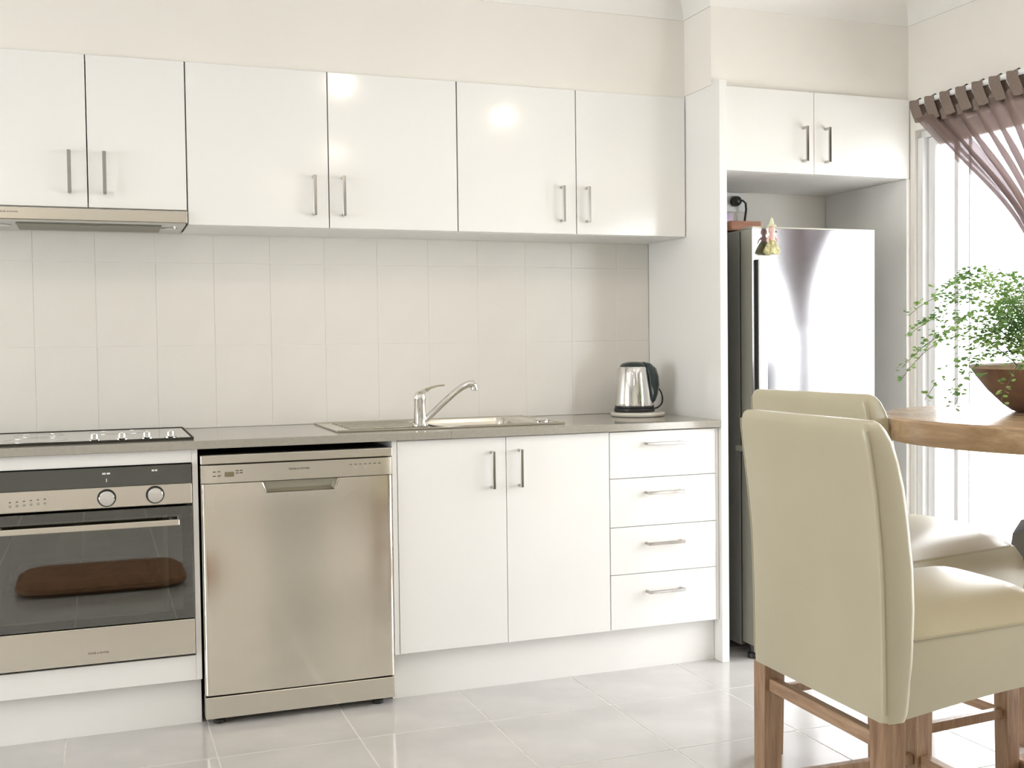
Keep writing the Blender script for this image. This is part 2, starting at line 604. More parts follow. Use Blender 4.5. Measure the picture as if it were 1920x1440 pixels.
sash(RX + .034, OY0 - .033, -1.33, ((-.170, .022), (-.244, .007)))
sash(RX + .068, -1.26, OY1 + .034, ())
portal('window_portal', (RX + .105, (OY0 + OY1) / 2, OH / 2), (0, math.pi / 2, 0), OH, OY0 - OY1)
portal('left_window_portal', (XL - .09, (LY0 + LY1) / 2, (LZ0 + LZ1) / 2), (0, -math.pi / 2, 0), LZ1 - LZ0, LY0 - LY1)
struct(B().box(RX + .11, 14, -12, 8, -.12, -.02).build('ground', 'patio'), 'pale paving outside the window')


# ceiling downlights (lamp inside its own fitting)
def downlight(x, y, where, watts):
    t = thing('downlight', 'round recessed ceiling downlight ' + where, 'light', (x, y, HC), 'ceiling downlights')
    B().lathe(x, y, [(.05, HC - .001), (.05, HC - .006), (.036, HC - .008), (.034, HC - .001)], 24).build(
        'trim_ring', 'cornice', t, True)
    B().lathe(x, y, [(.033, HC - .001), (.033, HC - .003)], 20).build('lens', 'lampglow', t)
    l = bpy.data.lights.new('lamp', 'SPOT')
    l.energy = watts
    l.color = (1.0, 0.875, 0.70)
    l.spot_size = math.radians(174)
    l.spot_blend = 0.35
    l.shadow_soft_size = 0.05
    o = bpy.data.objects.new('lamp', l)
    COL.objects.link(o)
    o.parent = t
    o.location = (0, 0, -.012)


for x, y, w in ((-0.95, -1.42, 'in front of the range hood, above the frame'), (.85, -1.42, 'in front of the sink, above the frame'),
                (1.86, -1.91, 'over the round table, mirrored as a spot in a cupboard door'), (1.2, -3.3, 'to the right of the viewpoint'),
                (-1.2, -3.2, 'to the left of the viewpoint'), (-1.0, -4.9, 'added behind the viewpoint, left one'), (1.1, -4.9, 'added behind the viewpoint, near the added grey door')):  # rear pair added to brighten the dim back of the room
    downlight(x, y, w, LAMP)


# ------------------------------------------------------------------ cabinet handles
def handle_v(parent, x, yf, z0, z1):
    """square D handle, upright, on a face at y = yf"""
    b = B()
    b.box(x - .0055, x + .0055, yf - .032, yf - .026, z0, z1, .0012, 1)
    for z in (z0, z1 - .009):
        b.box(x - .0045, x + .0045, yf - .027, yf + .0005, z, z + .009, .001, 1)
    return b.build('handle', 'handle', parent)


def handle_h(parent, x0, x1, yf, z):
    b = B()
    b.box(x0, x1, yf - .032, yf - .026, z - .0055, z + .0055, .0012, 1)
    for x in (x0, x1 - .009):
        b.box(x, x + .009, yf - .027, yf + .0005, z - .0045, z + .0045, .001, 1)
    return b.build('handle', 'handle', parent)


def door(parent, x0, x1, y0, z0, z1, name='door'):
    return B().box(x0, x1, y0, y0 + .018, z0, z1, .0012, 1).build(name, 'gloss', parent)


# ------------------------------------------------------------------ wall cupboards
def wall_cupboard(x0, xm, x1, z0, hx, hz, label, dark_edge=.0035):
    t = thing('wall_cupboard', label, 'cupboard', ((x0 + x1) / 2, WY, z0), 'white wall cupboards')
    c = B()
    zt = 2.071
    c.box(x0, x0 + .016, U + .02, WY - .004, z0, zt)
    c.box(x1 - .016, x1, U + .02, WY - .004, z0, zt)
    c.box(x0 + .016, x1 - .016, U + .02, WY - .004, z0, z0 + .016)
    c.box(x0 + .016, x1 - .016, U + .02, WY - .004, zt - .016, zt)
    c.box(x0 + .016, x1 - .016, WY - .012, WY - .004, z0 + .016, zt - .016)
    c.box(x0 + .016, x1 - .016, U + .03, WY - .012, (z0 + zt) / 2, (z0 + zt) / 2 + .016)
    c.build('carcass', 'matt', t)
    g = dark_edge / 2
    a = door(t, x0 + g, xm - g, U, z0 + .001, zt - .0008)
    b = door(t, xm + g, x1 - g, U, z0 + .001, zt - .0008)
    handle_v(a, hx[0], U, *hz)
    handle_v(b, hx[1], U, *hz)
    return t


wall_cupboard(-.597, -.2935, .0035, 1.597, (-.346, -.244), (1.638, 1.770),
              'shorter white wall cupboard with two doors directly above the range hood')
wall_cupboard(.0045, .4605, .911, 1.5515, (.409, .507), (1.592, 1.724),
              'white two-door wall cupboard right next to the range hood')
wall_cupboard(.912, 1.3615, 1.8085, 1.5515, (1.301, 1.400), (1.594, 1.722),
              'white two-door wall cupboard beside the tall panel, above the kettle')
wall_cupboard(-1.5, -1.05, -.598, 1.5515, (-1.1, -1.0), (1.592, 1.724),
              'white wall cupboard left of the range hood, outside the frame')

# ------------------------------------------------------------------ range hood
hx0, hx1 = -.594, .0015
hd = thing('range_hood', 'slim stainless slide-out range hood under the short wall cupboard', 'range hood', (-.297, WY, 1.552))
B().box(hx0, hx1, U + .012, WY - .005, 1.556, 1.5945, .001, 1).build('hood_body', 'steel', hd)
lip = B().box(hx0, hx1, U - .016, U + .010, 1.555, 1.5925, .002, 1).build('front_lip', 'steel', hd)
text('printed_name', 'FISHER & PAYKEL', .007, -.52, U - .0166, 1.577, 'ink', lip)
B().box(hx0 + .004, hx1 - .004, U + .004, WY - .012, 1.551, 1.556).build('under_panel', 'hoodunder', hd)
fb = B().box(-.505, -.075, .262, .455, 1.5465, 1.5505, .001, 1).build('grease_filter', 'filter', hd)
B().box(-.32, -.26, .275, .285, 1.5445, 1.5465, .0008, 1).build('filter_latch', 'chrome', fb)
for cx in (-.045, -.548):
    B().lathe(cx, .34, [(.026, 1.5505), (.026, 1.548), (.020, 1.5475)], 20).build('hood_lamp', 'chrome', hd, True)
B().tube([(.0005, .244, 1.553), (.001, .44, 1.5515)], .003, 6).build('edge_strip', 'dark', hd)

# ------------------------------------------------------------------ base run
# oven housing
ov = thing('oven_cabinet', 'white floor cabinet that houses the built-in oven', 'cabinet', (-.31, WY, 0))
c = B()
c.box(-.017, -.0005, .0, WY - .004, .1455, CB - .0005, .0008, 1)
c.box(-.634, -.618, .0, WY - .004, .1455, CB - .0005, .0008, 1)
c.box(-.618, -.017, .02, WY - .004, .1455, .162)
c.box(-.618, -.017, WY - .02, WY - .004, .162, CB - .0005)
c.build('carcass', 'matt', ov)
B().box(-.6175, -.0175, .001, .018, .8105, CB - .001, .0008, 1).build('top_rail', 'gloss', ov)
B().box(-.6175, -.0175, .001, .018, .1455, .221, .0008, 1).build('bottom_panel', 'gloss', ov)
B().box(-.634, -.0005, .041, .056, 0, .145, .0006, 1).box(-.634, -.618, .056, .45, 0, .145).box(-.017, -.0005, .056, .45, 0, .145).build(
    'toe_kick', 'matt', ov)

oven = thing('built_in_oven', 'stainless built-in oven with dark glass door and two round knobs', 'oven', (-.317, .3, .224))
ob = B()
ob.box(-.6165, -.6, .0, .50, .228, .807)
ob.box(-.036, -.0185, .0, .50, .228, .807)
ob.box(-.6, -.036, .0, .50, .69, .807)
ob.box(-.6, -.036, .0, .50, .228, .33)
ob.box(-.6, -.036, .47, .50, .33, .69)
ob.build('oven_body', 'dark', oven)
ca = B()
ca.box(-.56, -.1, .43, .44, .36, .655)
ca.box(-.57, -.555, .03, .44, .36, .655)
ca.box(-.105, -.09, .03, .44, .36, .655)
ca.box(-.57, -.09, .03, .44, .345, .36)
ca.box(-.57, -.09, .03, .44, .655, .668)
ca.build('oven_cavity', 'ovencav', oven)
fanc = B().disc_y(-.545 + .21, .50, [(.085, .43), (.085, .424), (.02, .421), (.001, .421)], 28).build('fan_cover', 'rack', oven, True)
rk = B()
for i in range(9):
    yy = .06 + i * .042
    rk.tube([(-.553, yy, .435), (-.107, yy, .435)], .0022, 6)
for xx in (-.553, -.33, -.107):
    rk.tube([(xx, .05, .438), (xx, .415, .438)], .003, 6)
rk.build('oven_rack', 'rack', oven)
tr = B()
tr.loft([rrect(-.325, .20, .185, .13, .03, .4425), rrect(-.325, .20, .20, .145, .035, .478),
         rrect(-.325, .20, .205, .15, .036, .478), rrect(-.325, .20, .19, .135, .03, .4415)], cap=False)
tr.loft([rrect(-.325, .20, .184, .129, .03, .4435), rrect(-.325, .20, .183, .128, .03, .462)])
tr.build('baking_tray', 'tray', oven)
B().box(-.6165, -.0195, -.010, .0, .750, .8075, .001, 1).build('glass_panel', 'blackglass', oven)
strip = B().box(-.6165, -.0195, -.014, .0, .6885, .7495, .002, 1).build('control_strip', 'steel', oven)
for kx, kz in ((-.262, .7185), (-.126, .7205)):
    kb = B().disc_y(kx, kz, [(.0265, -.0145), (.0265, -.017), (.0235, -.0175)], 28).build('knob_collar', 'black', strip)
    B().disc_y(kx, kz, [(.0225, -.0145), (.0222, -.036), (.020, -.0385), (.0005, -.0385)], 28).build('knob', 'chrome', strip, True)
for i in range(6):
    bx = -.523 + i * .0185
    B().disc_y(bx, .709 + .001 * i, [(.0042, -.0142), (.0042, -.0165), (.003, -.017)], 10).build('button', 'handle', strip)
    B().box(bx - .003, bx + .003, -.0144, -.0138, .7185 + .001 * i, .7215 + .001 * i).build('symbol', 'ink', strip)
for mx, mz, mw in ((-.262, .790, .011), (-.126, .793, .008)):
    B().box(mx - mw, mx - mw * .1, -.0104, -.0099, mz - .0025, mz + .0025).box(mx + mw * .15, mx + mw, -.0104, -.0099, mz - .0025, mz + .0025).build(
        'dial_mark', 'inkwhite', oven)
B().box(-.2625, -.2605, -.0104, -.0099, .765, .775).build('dial_tick', 'inkwhite', oven)
od = B().box(-.6165, -.0195, -.010, -.004, .339, .681, .001, 1).build('oven_door', 'ovenglass', oven)
B().box(-.6165, -.585, -.004, .004, .339, .681).box(-.0505, -.0195, -.004, .004, .339, .681).box(-.585, -.0505, -.004, .004, .655, .681).box(
    -.585, -.0505, -.004, .004, .339, .362).build('door_frame', 'blackglass', od)
B().box(-.575, -.060, -.050, -.040, .6295, .6465, .0015, 1).box(-.56, -.548, -.041, -.009, .634, .643).box(
    -.087, -.075, -.041, -.009, .634, .643).build('door_handle', 'steel', od)
lp = B().box(-.6165, -.0195, -.016, .0, .2305, .337, .0015, 1).build('lower_panel', 'steel', od)
text('printed_name', 'FISHER & PAYKEL', .0078, -.295, -.0166, .262, 'ink', lp)

# left neighbour of the oven, mostly out of frame
lc = thing('base_cabinet', 'white base cabinet left of the oven, outside the frame', 'cabinet', (-.9, WY, 0))
B().box(-1.20, -.636, .02, WY - .004, .1455, CB - .0005).build('carcass', 'matt', lc)
d_ = door(lc, -1.198, -.638, .0, .147, CB - .002)
handle_v(d_, -.7, 0, .678, .804)
B().box(-1.2, -.636, .041, .056, 0, .145).build('toe_kick', 'matt', lc)

# benchtop with a cut-out for the sink
SX0, SX1, SY0, SY1 = .80, 1.16, .115, .455
bt = B()
bt.box(-1.2, SX0, -.02, WY - .0035, CB, CT, .0015, 1)
bt.box(SX1, 1.8095, -.02, WY - .0035, CB, CT, .0015, 1)
bt.box(SX0, SX1, -.02, SY0, CB, CT)
bt.box(SX0, SX1, SY1, WY - .0035, CB, CT)
tag(bt.build('benchtop', 'bench'), 'long grey-brown laminate benchtop with square edge', 'benchtop')

# cooktop
ck = thing('ceramic_cooktop', 'black glass cooktop with steel edge and four chrome knobs in a row', 'cooktop', (-.3, .29, CT))
B().box(-.605, -.012, .046, .524, CT + .0005, CT + .0055, .0015, 1).build('glass_plate', 'hobglass', ck)
fr = B()
fr.box(-.608, -.009, .040, .0455, CT + .0003, CT + .0075, .001, 1)
fr.box(-.608, -.009, .5245, .53, CT + .0003, CT + .0075, .001, 1)
fr.box(-.0115, -.006, .046, .524, CT + .0003, CT + .0075, .001, 1)
fr.box(-.611, -.6055, .046, .524, CT + .0003, CT + .0075, .001, 1)
fr.build('edge_frame', 'dark', ck)
for (cx, cy, r) in ((-.46, .17, .09), (-.46, .38, .075), (-.22, .40, .09)):
    B().lathe(cx, cy, [(r, CT + .0056), (r, CT + .0059), (r - .003, CT + .0059), (r - .003, CT + .0056)], 40, cap=False).build(
        'heat_ring', 'handle', ck)
for (px_, py_) in ((-.292, .076), (-.214, .083), (-.142, .085), (-.072, .09)):
    kn = B().lathe(px_, py_, [(.0185, CT + .0056), (.0185, CT + .009), (.016, CT + .011)], 24).build('knob', 'chrome', ck, True)
    B().lathe(px_, py_, [(.013, CT + .0105), (.012, CT + .024), (.010, CT + .026)], 20).box(
        px_ - .003, px_ + .003, py_ - .013, py_ + .013, CT + .022, CT + .029, .001, 1).build('knob_grip', 'chrome', kn, True)

# sink unit
sk = thing('kitchen_sink', 'stainless sink with a bowl and left-hand drainer set in the benchtop', 'sink', (.85, .29, CT))
rim = B()
zs = CT + .0006
for (xa, xb, ya, yb) in ((.449, SX0, .085, .505), (SX1, 1.245, .085, .505), (SX0, SX1, .085, SY0), (SX0, SX1, SY1, .505)):
    rim.box(xa, xb, ya, yb, zs, zs + .003)
rim.tube([(.449, .085, zs + .003), (1.245, .085, zs + .003), (1.245, .505, zs + .003), (.449, .505, zs + .003), (.449, .085, zs + .003)], .004, 6)
rim.build('sink_deck', 'sinksteel', sk)
bw = B()
m_x, m_y = (SX0 + SX1) / 2, (SY0 + SY1) / 2
hx, hy = (SX1 - SX0) / 2, (SY1 - SY0) / 2
bw.loft([rrect(m_x, m_y, hx + .012, hy + .012, .05, zs + .006), rrect(m_x, m_y, hx - .002, hy - .002, .05, zs + .005),
         rrect(m_x, m_y, hx - .008, hy - .008, .05, zs - .01), rrect(m_x, m_y, hx - .02, hy - .02, .05, CT - .15),
         rrect(m_x, m_y, hx - .05, hy - .05, .04, CT - .165), rrect(m_x, m_y, .03, .03, .029, CT - .168)], cap=False)
bw.build('bowl', 'sinksteel', sk, True)
B().lathe(m_x, m_y, [(.04, CT - .1665), (.04, CT - .163), (.03, CT - .165)], 20).build('drain', 'chrome', sk)
for i in range(7):
    yy = .15 + i * .05
    B().box(.50, .77, yy - .006, yy + .006, zs + .003, zs + .0065, .002, 1).build('drainer_rib', 'sinksteel', sk)
bsk = B()
bsk.lathe(1.2, .19, [(.028, zs + .003), (.028, zs + .010), (.02, zs + .014)], 20)
bsk.build('plug_basket', 'chrome', sk, True)

# mixer tap
tp = thing('mixer_tap', 'chrome single-lever mixer tap with long angled spout', 'tap', (.738, .135, CT + .0080))
tX, tY, tz = .738, .135, CT + .0080
tb_ = B().lathe(tX, tY, [(.026, tz), (.026, tz + .006), (.0205, tz + .009), (.0195, tz + .085), (.021, tz + .088), (.021, tz + .098),
                         (.018, tz + .108), (.008, tz + .114)], 28).build('tap_body', 'chrome', tp, True)
sp = [(tX + .012, tY, tz + .018), (tX + .03, tY, tz + .030), (tX + .075, tY, tz + .070), (tX + .12, tY, tz + .108),
      (tX + .15, tY, tz + .128), (tX + .172, tY, tz + .137), (tX + .186, tY, tz + .138), (tX + .193, tY, tz + .132), (tX + .194, tY, tz + .124)]
B().tube(sp, [.012, .0115, .011, .011, .0115, .012, .0125, .0125, .0125], 14).build('spout', 'chrome', tp, True)
B().lathe(tX + .194, tY, [(.0135, tz + .126), (.0135, tz + .118), (.0105, tz + .116)], 16).build('aerator', 'chrome', tp, True)
lv = B()
lp_ = [(tX - .012, .016, tz + .104, .010), (tX + .01, .017, tz + .116, .008), (tX + .035, .014, tz + .128, .004), (tX + .06, .011, tz + .134, .003),
       (tX + .085, .010, tz + .136, .0025)]
lv.loft([[(x, tY - w, z - h), (x, tY + w, z - h), (x, tY + w, z + h), (x, tY - w, z + h)] for x, w, z, h in lp_])
lv.build('lever', 'chrome', tp, True)

# dishwasher
dx0, dx1 = .0065, .600
F = -.0205
dw = thing('dishwasher', 'freestanding stainless dishwasher with recessed grip between white cabinets', 'dishwasher', (.303, .25, 0))
B().box(dx0 + .004, dx1 - .004, .012, .50, .03, .8295).build('tub_body', 'black', dw)
B().box(dx0, dx1, F, .02, .8035, .8305, .002, 1).build('top_strip', 'steel', dw)


def bowed(x0, x1, z0, z1, yf, bow, name, m, parent, n=24, edge=.010):
    """steel sheet with a slightly bowed front and rolled side edges"""
    front = []
    for i in range(n + 1):
        t = i / n
        x = x0 + (x1 - x0) * t
        d = 2 * t - 1
        y = yf - bow * (1 - d * d)
        e = min(x - x0, x1 - x)
        if e < edge:
            y += edge * .8 * (1 - math.sqrt(max(0, 1 - (1 - e / edge) ** 2)))
        front.append((x, y))
    poly = front + [(x1, yf + .05), (x0, yf + .05)]
    return B().prism_z(z0, z1, poly).build(name, m, parent, True)


cp = bowed(dx0, dx1, .7455, .8000, F, .003, 'control_panel', 'steel', dw)
# door skin with the notch for the grip
gx0, gx1, gz0 = .187, .424, .7085
dn = B()


def fy(x):
    d = 2 * (x - dx0) / (dx1 - dx0) - 1
    e = min(x - dx0, dx1 - x)
    y = F - .006 * (1 - d * d)
    if e < .014:
        y += .012 * (1 - math.sqrt(max(0, 1 - (1 - max(e, 0) / .014) ** 2)))
    return y


def door_piece(b, x0, x1, z0a, z0b, z1a, z1b, n):
    """strip of the door front between two (possibly sloped) heights"""
    bm = b.bm
    cols = []
    for i in range(n + 1):
        t = i / n
        x = x0 + (x1 - x0) * t
        za, zb_ = z0a + (z0b - z0a) * t, z1a + (z1b - z1a) * t
        cols.append([bm.verts.new((x, fy(x), za)), bm.verts.new((x, fy(x), zb_)), bm.verts.new((x, .010, zb_)), bm.verts.new((x, .010, za))])
    for a, c_ in zip(cols[:-1], cols[1:]):
        for i in range(4):
            j = (i + 1) % 4
            bm.faces.new((a[i], c_[i], c_[j], a[j]))
    bm.faces.new(cols[0])
    bm.faces.new(list(reversed(cols[-1])))


door_piece(dn, dx0, dx0 + .02, .0965, .0965, .7435, .7435, 6)
door_piece(dn, dx0 + .02, gx0, .0965, .0965, .7435, .7435, 8)
door_piece(dn, gx0, gx0 + .012, .0965, .0965, .7435, gz0, 2)
door_piece(dn, gx0 + .012, gx1 - .012, .0965, .0965, gz0, gz0, 8)
door_piece(dn, gx1 - .012, gx1, .0965, .0965, gz0, .7435, 2)
door_piece(dn, gx1, dx1 - .02, .0965, .0965, .7435, .7435, 8)
door_piece(dn, dx1 - .02, dx1, .0965, .0965, .7435, .7435, 6)
dd = dn.build('door', 'steeldoor', dw, True)
gr = B()
gr.loft([[(gx0 + .002, F - .002, .7435), (gx1 - .002, F - .002, .7435), (gx1 - .013, F - .003, gz0 + .001), (gx0 + .013, F - .003, gz0 + .001)],
         [(gx0 + .012, .006, .7435), (gx1 - .012, .006, .7435), (gx1 - .018, .0, gz0 + .008), (gx0 + .018, .0, gz0 + .008)]], cap=False)
gr.build('grip_recess', 'steel', dd)
B().box(gx0 + .01, gx1 - .01, .0055, .0095, gz0 + .004, .7435).build('grip_back', 'fridgeedge', dd)
for xa, xb in ((gx0, gx0 + .013), (gx1, gx1 - .013)):
    B().tube([(xa, F - .005, .742), ((xa + xb) / 2, F - .008, .725), (xb, F - .006, gz0 + .002)], .003, 8).build('grip_edge', 'chrome', dd, True)
B().box(dx0, dx1, F + .002, .03, .0225, .0905, .003, 2).build('kick_plate', 'steel', dw)
for fx, fy_ in ((.05, .02), (.55, .02), (.05, .45), (.55, .45)):
    B().lathe(fx, fy_, [(.018, 0), (.018, .012), (.010, .014), (.010, .031)], 14).build('foot', 'black', dw)
yp = lambda x: F - .003 * (1 - (2 * (x - dx0) / (dx1 - dx0) - 1) ** 2) - .0008
B().box(.0765, .1045, yp(.09) - .0002, F + .002, .7635, .7785, .0005, 1).build('display', 'lcd', cp)
for i, (bx, bz) in enumerate(((.046, .780), (.060, .7805), (.046, .767), (.060, .7675), (.114, .781), (.126, .7815), (.114, .774), (.126, .7745))):
    B().box(bx - .0045, bx + .0045, yp(bx), F + .002, bz - .0015, bz + .0015).build('symbol', 'ink', cp)
text('printed_name', 'FISHER & PAYKEL', .0085, .303, yp(.303) - .0004, .7785, 'ink', cp)
for i in range(7):
    bx = .465 + i * .0155
    B().box(bx - .004, bx + .004, yp(bx) - .0004, F + .002, .782, .784).build('symbol', 'ink', cp)
    if i in (1, 3, 6):
        B().disc_y(bx, .7735, [(.0028, F + .001), (.0028, yp(bx) - .001)], 10).build('button', 'chrome', cp)

# sink cabinet
sc = thing('sink_cabinet', 'white two-door base cabinet under the sink', 'cabinet', (.99, WY, 0))
c = B()
c.box(.6045, .6205, .0, WY - .004, .153, CB - .0005, .0008, 1)
c.box(1.360, 1.3758, .02, WY - .004, .153, CB - .0005)
c.box(.6205, 1.360, .02, WY - .004, .153, .169)
c.box(.6205, 1.360, WY - .012, WY - .004, .169, CB - .0005)
c.build('carcass', 'matt', sc)
a = door(sc, .6225, .9948, -.0005, .1545, CB - .003)
b = door(sc, .9968, 1.3748, -.0005, .1545, CB - .003)
handle_v(a, .9425, -.0005, .678, .803)
handle_v(b, 1.0415, -.0005, .679, .806)
B().box(.6045, 1.8085, .0395, .0555, 0, .1525).box(.6045, .6205, .0555, .45, 0, .1525).build('toe_kick', 'matt', sc)

# drawer unit
du = thing('drawer_cabinet', 'white base cabinet with four stacked drawers beside the tall panel', 'cabinet', (1.59, WY, 0))
c = B()
c.box(1.3765, 1.392, .02, WY - .004, .153, CB - .0005)
c.box(1.793, 1.8085, .02, WY - .004, .153, CB - .0005)
c.box(1.392, 1.793, .02, WY - .004, .153, .169)
c.box(1.392, 1.793, WY - .012, WY - .004, .169, CB - .0005)
c.build('carcass', 'matt', du)
zc = [.1545, .3475, .5140, .6845, CB - .003]
for i in range(4):
    d = B()
    d.box(1.3778, 1.7955, -.0005, .0175, zc[i] + .001, zc[i + 1] - .001, .0012, 1)
    d = d.build('drawer', 'gloss', du)
    B().box(1.40, 1.785, .021, .45, zc[i] + .02, zc[i] + .10).build('drawer_box', 'matt', d)
    handle_h(d, 1.511, 1.655, -.0005, (.283, .4535, .632, .804)[i])
B().box(1.7975, 1.8085, .002, .019, .1545, CB - .003).build('filler_strip', 'matt', du)
B().box(1.40, 1.45, .08, .13, 0, .153).box(1.74, 1.79, .08, .13, 0, .153).box(1.40, 1.45, .42, .47, 0, .153).box(1.74, 1.79, .42, .47, 0, .153).build('cabinet_feet', 'black', du)

# ------------------------------------------------------------------ tall panel, fridge cupboard
tag(B().box(PX0 + .0003, PX1, PF, WY - .001, 0, 2.0775, .0012, 1).box(PX0 + .0003, PX1, PF, BY + .0115, 2.0765, 2.0875, .001, 1).build('tall_end_panel', 'gloss'),
    'tall white end panel standing between benchtop and fridge', 'panel')
fc = thing('fridge_cupboard', 'white two-door cupboard high above the fridge', 'cupboard', (2.25, WY, 1.774))
c = B()
c.box(PX1 + .0005, 2.672, BY + .0195, WY - .001, 1.7745, 1.7905)
c.box(PX1 + .0005, PX1 + .0165, BY + .0195, WY - .001, 1.7905, 2.0775)
c.box(2.656, 2.672, BY + .0195, WY - .001, 1.7905, 2.0775)
c.box(PX1 + .0165, 2.656, BY + .0195, WY - .001, 2.061, 2.0775)
c.box(PX1 + .0165, 2.656, WY - .01, WY - .001, 1.7905, 2.061)
c.build('carcass', 'matt', fc)
a = door(fc, PX1 + .002, 2.2365, BY, 1.7745, 2.0765)
b = door(fc, 2.2385, 2.672, BY, 1.7745, 2.0765)
handle_v(a, 2.189, BY, 1.816, 1.946)
handle_v(b, 2.287, BY, 1.816, 1.947)
tag(B().box(2.659, 2.6755, BY, WY - .001, 0, 1.7740, .001, 1).build('fridge_side_panel', 'gloss'),
    'white side panel between the fridge alcove and the window wall', 'panel')

# ------------------------------------------------------------------ fridge
fx0, fx1, fF, fT = 1.924, 2.452, -.045, 1.566
fg = thing('fridge', 'silver fridge with dark grey side standing in the white alcove', 'fridge', (2.19, .25, 0))
B().box(fx0 + .004, fx1 - .004, .050, .500, .035, fT - .004, .004, 2).build('fridge_body', 'fridgeside', fg)
B().box(fx0 + .008, fx1 - .008, .030, .050, .05, fT - .008).build('door_gasket', 'black', fg)


def fridge_door(z0, z1, label):
    d = B()
    n = 14
    front = []
    for i in range(n + 1):
        t = i / n
        x = fx0 + (fx1 - fx0) * t
        y = fF - .006 * (1 - (2 * t - 1) ** 2)
        front.append((x, y))
    d.prism_z(z0, z1, front + [(fx1, .029), (fx0, .029)])
    d = d.build('fridge_door', 'fridgesteel', fg, True)
    B().box(fx0 - .0008, fx0 + .0005, fF + .002, .029, z0 + .001, z1 - .001).build('door_edge', 'fridgeedge', d)
    return d


up = fridge_door(.772, fT - .006, '')
lo = fridge_door(.055, .766, '')
B().box(fx0, fx1, fF - .002, .03, fT - .0055, fT + .001, .001, 1).build('top_cap', 'fridgeedge', up)
for d, z0, z1 in ((up, .80, 1.449), (lo, .35, .72)):
    hb = B()
    hb.box(1.938, 1.946, fF - .014, fF - .001, z0, z1, .001, 1)
    hb.build('handle_shade_side', 'black', d)  # black strip paints in the shaded side of the handle
    B().box(1.938, 1.972, fF - .024, fF - .014, z0, z1, .004, 3).build('handle', 'handlewhite', d, True)
B().box(1.905, 1.925, -.02, .045, .757, .778, .003, 1).build('hinge', 'fridgeedge', fg)
for fx, fy_ in ((1.95, .0), (2.42, .0), (1.95, .45), (2.42, .45)):
    B().lathe(fx, fy_, [(.020, 0), (.022, .004), (.022, .018), (.012, .022), (.012, .056)], 16).build('foot', 'black', fg)
B().box(fx0 + .02, fx1 - .02, .0, .05, .028, .054, .004, 1).build('plinth', 'black', fg)

# things on and around the fridge
tag(B().box(1.925, 2.053, .095, .30, fT + .001, fT + .0365, .002, 1).build('wooden_box', 'boxwood'),
    'reddish brown wooden box lying on top of the fridge', 'box')
tag(B().loft([rrect(2.03, .35, .032, .045, .008, fT + .001), rrect(2.03, .35, .032, .045, .008, fT + .085), rrect(2.03, .35, .026, .036, .01, fT + .094)]).build(
    'lilac_packet', 'lilac'), 'small lilac packet on the fridge behind the wooden box', 'packet')
ol = thing('power_outlet', 'white wall outlet with black plug high in the fridge alcove', 'outlet', (2.205, WY, 1.735))
B().box(2.150, 2.265, WY - .008, WY + .0025, 1.692, 1.772, .002, 2).build('face_plate', 'outletplastic', ol)
B().box(2.165, 2.18, WY - .011, WY - .008, 1.755, 1.765, .001, 1).build('switch', 'outletplastic', ol)
pg = thing('power_plug', 'black plug with lead hanging from the alcove outlet', 'plug', (2.205, WY - .008, 1.735))
B().disc_y(2.205, 1.735, [(.021, WY - .0085), (.022, WY - .02), (.019, WY - .035), (.010, WY - .042), (.002, WY - .043)], 20).build('plug_body', 'black', pg, True)
B().tube([(2.205, WY - .035, 1.735), (2.222, WY - .045, 1.735), (2.236, WY - .044, 1.725), (2.241, WY - .04, 1.70), (2.241, WY - .03, 1.66),
          (2.240, WY - .02, 1.60), (2.24, WY - .012, 1.45)], .0045, 8).build('lead', 'black', pg, True)

orn = thing('hanging_ornament', 'little straw-hatted doll ornament with green and yellow skirt hanging on the fridge door', 'ornament', (1.99, fF - .01, 1.46))
ox, oy = 1.986, fF - .030
B().lathe(ox, oy, [(.003, 1.596), (.006, 1.586), (.009, 1.572), (.017, 1.568), (.017, 1.565), (.004, 1.564)], 14).build('straw_hat', 'straw', orn, True)
B().lathe(ox, oy, [(.003, 1.566), (.009, 1.562), (.0125, 1.552), (.0115, 1.543), (.006, 1.537)], 14).build('head', 'pink', orn, True)
B().lathe(ox, oy, [(.007, 1.538), (.011, 1.525), (.009, 1.515)], 14).build('bodice', 'pink', orn, True)
ring = []
for z, r, w in ((1.518, .009, 0), (1.505, .017, .002), (1.488, .026, .004), (1.472, .032, .006), (1.468, .028, .006)):
    ring.append([(ox + (r + w * math.sin(6 * a)) * math.cos(a), oy + .5 * (r + w * math.sin(6 * a)) * math.sin(a), z + .003 * math.sin(6 * a))
                 for a in [2 * math.pi * i / 36 for i in range(36)]])
B().loft(ring).build('skirt', 'yellowgreen', orn, True)
for s in (-1, 1):
    B().tube([(ox + s * .009, oy, 1.530), (ox + s * .019, oy - .003, 1.520), (ox + s * .021, oy - .006, 1.508)], [.004, .0035, .003], 8).build('arm', 'pink', orn, True)
B().lathe(ox + .014, oy - .006, [(.001, 1.549), (.004, 1.546), (.001, 1.543)], 10).build('bead', 'black', orn)

